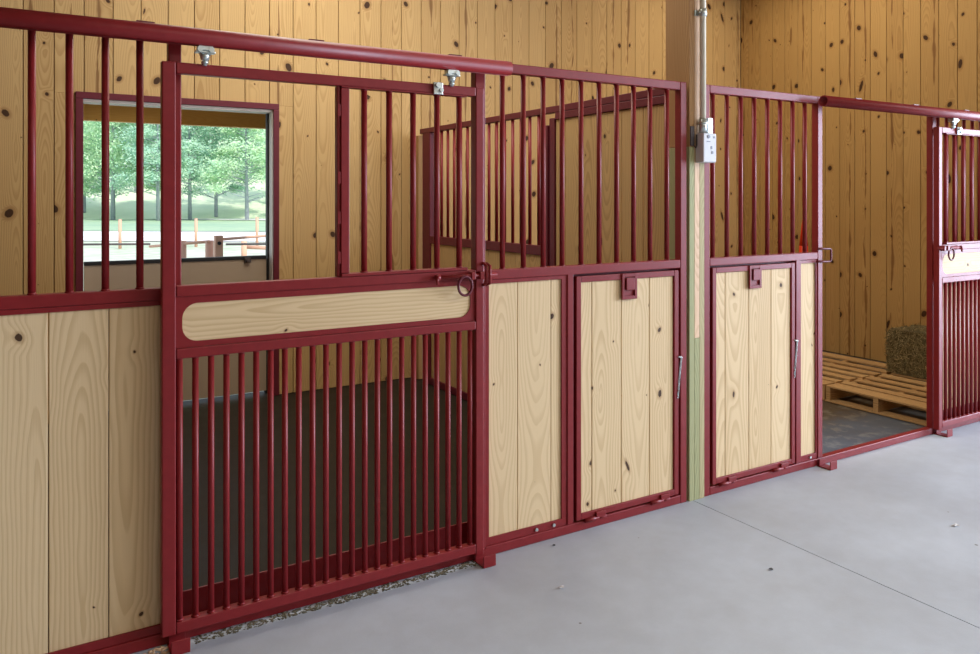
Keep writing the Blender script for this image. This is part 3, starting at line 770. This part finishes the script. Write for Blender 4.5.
# fence
def post_box(x, y, w, h, mat='fence'):
    return (x - w / 2, x + w / 2, y - w / 2, y + w / 2, 0 - .03, h)
p1 = G((218.5 - 490) / 785 * 9.0, 9.0); p2 = G((209.5 - 490) / 785 * 9.1, 9.1); p3 = G((183 - 490) / 785 * 9.6, 9.6)
fp = thing('fence_post', 'square brown fence post outside with a bolt, tallest by the opening', 'fence post', (p1.x, p1.y, -.03))
planks('post_body', 'fence', [post_box(p1.x, p1.y, .085, 1.20)], fp)
bm = bmesh.new(); q = p1 + Vector((0, -.046, 1.115)); cyl(bm, q, q + Vector((-.004, -.02, 0)), .022, 12); obj('bolt', bm, 'black', fp)
bm = bmesh.new(); cyl(bm, (p2.x, p2.y, -.03), (p2.x, p2.y, 1.14), .050, 14, .046); tag(obj('fence_post', bm, 'fence'), 'round brown fence post touching the square post outside', 'fence post')
bm = bmesh.new(); cyl(bm, (p3.x, p3.y, -.03), (p3.x, p3.y, 1.11), .045, 14, .04); tag(obj('fence_post', bm, 'fence'), 'round brown fence post half hidden behind the door stile', 'fence post')
p4 = G((244 - 490) / 785 * 20, 20.)
bm = bmesh.new(); cyl(bm, (p4.x, p4.y, -.03), (p4.x, p4.y, .55), .07, 10); tag(obj('fence_post', bm, 'fence'), 'short pinkish post with a low rail beyond the square post', 'fence post')
def rail(a, b, r, label, mat='fence', name='fence_rail', cat='fence rail'):
    bm = bmesh.new(); cyl(bm, a, b, r, 10); tag(obj(name, bm, mat), label, cat)
def W(px, py, d): return G((px - 490) / 785 * d, d, 1.62 - (py - 199) / 785 * d)
rail(W(222.5, 239.3, 9.1), W(300, 233.0, 13.0), .018, 'thin grey-pink fence rail running right from the square post')
rail(W(150, 246.5, 10.5), W(209, 241.5, 9.05), .018, 'thin grey-pink fence rail left of the round post')
rail(W(30, 244.8, 16), W(150, 244, 16), .022, 'dark cable crossing the view left of the door stile', 'darksteel', 'cable', 'cable')
rail(W(226, 244.3, 16), W(300, 243.6, 16), .022, 'dark cable crossing the view behind the square fence post', 'darksteel', 'cable', 'cable')
rail(W(244, 247, 20.2), W(300, 249, 20.2), .05, 'low pinkish rail beyond the square fence post')
for px, dd, hh, lab in ((120, 26, .95, 'pale slim fence post far out, left of the door stile'), (196, 27, .95, 'pale slim fence post far out, above the round posts'), (257, 27, 1.0, 'pale slim fence post far out, nearest the right jamb')):
    q = G((px - 490) / 785 * dd, dd)
    bm = bmesh.new(); cyl(bm, (q.x, q.y, -.03), (q.x, q.y, hh), .05, 8); tag(obj('fence_post', bm, 'fence'), lab, 'fence post', 'far fence posts')

# trees: trunk, limbs and a crown of leaf sprays
def make_tree(mat, seed, H, spread, base):
    rnd = random.Random(seed)
    bm = bmesh.new(); cyl(bm, (0, 0, -.2), (rnd.uniform(-.3, .3), rnd.uniform(-.3, .3), H * .9), .17, 10, .04)
    centres = []
    for i in range(64):
        t_ = rnd.random() ** .8; z = base + (H - base) * t_
        R = spread * (1 - t_ * .72) * (.75 + .5 * rnd.random()); a = rnd.uniform(0, 2 * PI)
        c_ = Vector((math.cos(a) * R * .95, math.sin(a) * R * .8, z - .1 * R)); centres.append((c_, .5 + .75 * rnd.random() * (1 - t_ * .4)))
        cyl(bm, (0, 0, z - .35 * R), c_, .035, 5, .012, False)
    fol = bmesh.new()
    for c_, s in centres:
        for k in range(300):
            dvec = Vector((rnd.gauss(0, 1), rnd.gauss(0, 1), rnd.gauss(0, .45))) * s * .62
            p_ = c_ + dvec; u_ = Vector((rnd.gauss(0, 1), rnd.gauss(0, 1), rnd.gauss(0, .6))).normalized(); w_ = u_.orthogonal().normalized()
            L_ = rnd.uniform(.05, .14)
            fol.faces.new([fol.verts.new(p_ - u_ * L_), fol.verts.new(p_ + w_ * L_ * .5), fol.verts.new(p_ + u_ * L_), fol.verts.new(p_ - w_ * L_ * .5)])
    return bm, fol
protos = []
for k, (mt, H_, sp_, ba) in enumerate([('leaf_a', 11.0, 3.0, 2.7), ('leaf_b', 9.5, 3.1, 2.3), ('leaf_a', 12.5, 2.8, 3.2)]):
    a, b = make_tree(mt, 11 + k, H_, sp_, ba)
    ms = []
    for bmx, mm in ((a, 'bark'), (b, mt)):
        bmesh.ops.recalc_face_normals(bmx, faces=bmx.faces) if mm == 'bark' else None
        me = bpy.data.meshes.new('tree'); bmx.to_mesh(me); bmx.free(); me.materials.append(M[mm]); ms.append(me)
    protos.append(ms)
spots = [(84, 64, 0), (113, 60, 1), (158, 58, 2), (136, 72, 0), (190, 60, 2), (216, 62, 0), (247, 59, 1), (272, 66, 2), (60, 62, 1),
         (96, 86, 2), (128, 92, 1), (176, 84, 0), (232, 88, 2), (262, 92, 0), (204, 95, 1), (150, 104, 2), (110, 110, 0), (245, 112, 1), (190, 116, 2), (290, 78, 1)]
kinds = ['blue-green spreading tree on the grass beyond the road', 'light green bushy tree on the grass beyond the road', 'tall blue-green tree with bare lower trunk beyond the road']
kinds2 = ['blue-green spreading tree up the pale slope behind', 'light green bushy tree up the pale slope behind', 'tall blue-green tree up the pale slope behind']
for i, (px, dd, k) in enumerate(spots):
    zz = 0 if dd < 70 else (dd - 62) * .21
    q = G((px - 490) / 785 * dd, dd, zz)
    t_ = thing('tree', kinds[k] if dd < 70 else kinds2[k], 'tree', q, 'trees beyond the road' if dd < 70 else 'trees on the slope')
    for me, nm in zip(protos[k], ('trunk', 'foliage')):
        o = bpy.data.objects.new(nm, me); col.objects.link(o); o.parent = t_
    t_.rotation_euler = (0, 0, random.uniform(0, 6.28)); s = random.uniform(.85, 1.1); t_.scale = (s, s, s)

# ------------------------------------------------------------------ camera, light
cam = bpy.data.cameras.new('camera'); co = bpy.data.objects.new('camera', cam); col.objects.link(co)
co.location = (0, 0, 1.62); co.rotation_euler = (PI / 2, 0, -th)
cam.sensor_width = 36; cam.lens = 785 / 980 * 36; cam.shift_y = -(327 - 199) / 980; cam.clip_end = 400
sc.camera = co

w = bpy.data.worlds.new('world'); sc.world = w; w.use_nodes = True
nt = w.node_tree; bg = nt.nodes['Background']
tc = nt.nodes.new('ShaderNodeTexCoord'); sx = nt.nodes.new('ShaderNodeSeparateXYZ'); nt.links.new(tc.outputs['Generated'], sx.inputs[0])
cr = nt.nodes.new('ShaderNodeValToRGB'); nt.links.new(sx.outputs[2], cr.inputs[0])
cr.color_ramp.elements[0].position = 0.0; cr.color_ramp.elements[0].color = (.80, .84, .86, 1)
cr.color_ramp.elements[1].position = .6; cr.color_ramp.elements[1].color = (.62, .76, 1.0, 1)
nt.links.new(cr.outputs[0], bg.inputs[0]); bg.inputs[1].default_value = 1.4

def area(name, loc, target, sx_, sy_, power, color):
    l = bpy.data.lights.new(name, 'AREA'); l.shape = 'RECTANGLE'; l.size = sx_; l.size_y = sy_; l.energy = power; l.color = color
    o = bpy.data.objects.new(name, l); col.objects.link(o); o.location = loc
    o.rotation_euler = (Vector(target) - Vector(loc)).to_track_quat('-Z', 'Y').to_euler(); return o
area('aisle_doorway_daylight', (12.4, -1.1, 2.15), (3.5, .8, 1.6), 4.8, 4.2, 1450, (.68, .79, 1.0))
area('aisle_fill', (2.4, -1.2, 4.2), (2.2, 0.4, 0), 5.0, 3.0, 95, (1.0, .94, .84))  # added fill light over the aisle, no fixture there
area('aisle_fill', (6.5, -1.2, 4.2), (6.5, 0.4, 0), 3.0, 1.5, 210, (.84, .91, 1.0))
area('stall_fill', (2.2, 4.6, 4.15), (2.3, 4.7, 0), 2.6, 1.6, 92, (1.0, .93, .80))  # added fill light above the stalls, no fixture there
area('stall_fill', (6.3, 4.8, 4.15), (6.0, 4.8, 0), 2.2, 1.4, 38, (1.0, .88, .68))
sun = bpy.data.lights.new('sun', 'SUN'); sun.energy = 4.4; sun.angle = math.radians(2); sun.color = (1, .95, .86)
so = bpy.data.objects.new('sun', sun); col.objects.link(so); so.rotation_euler = (math.radians(46), math.radians(16), 0)

vs_ = sc.view_settings; vs_.view_transform = 'Standard'; vs_.look = 'None'; vs_.gamma = 1.0; vs_.exposure = 0.0
try: vs_.use_curve_mapping = False
except Exception: pass
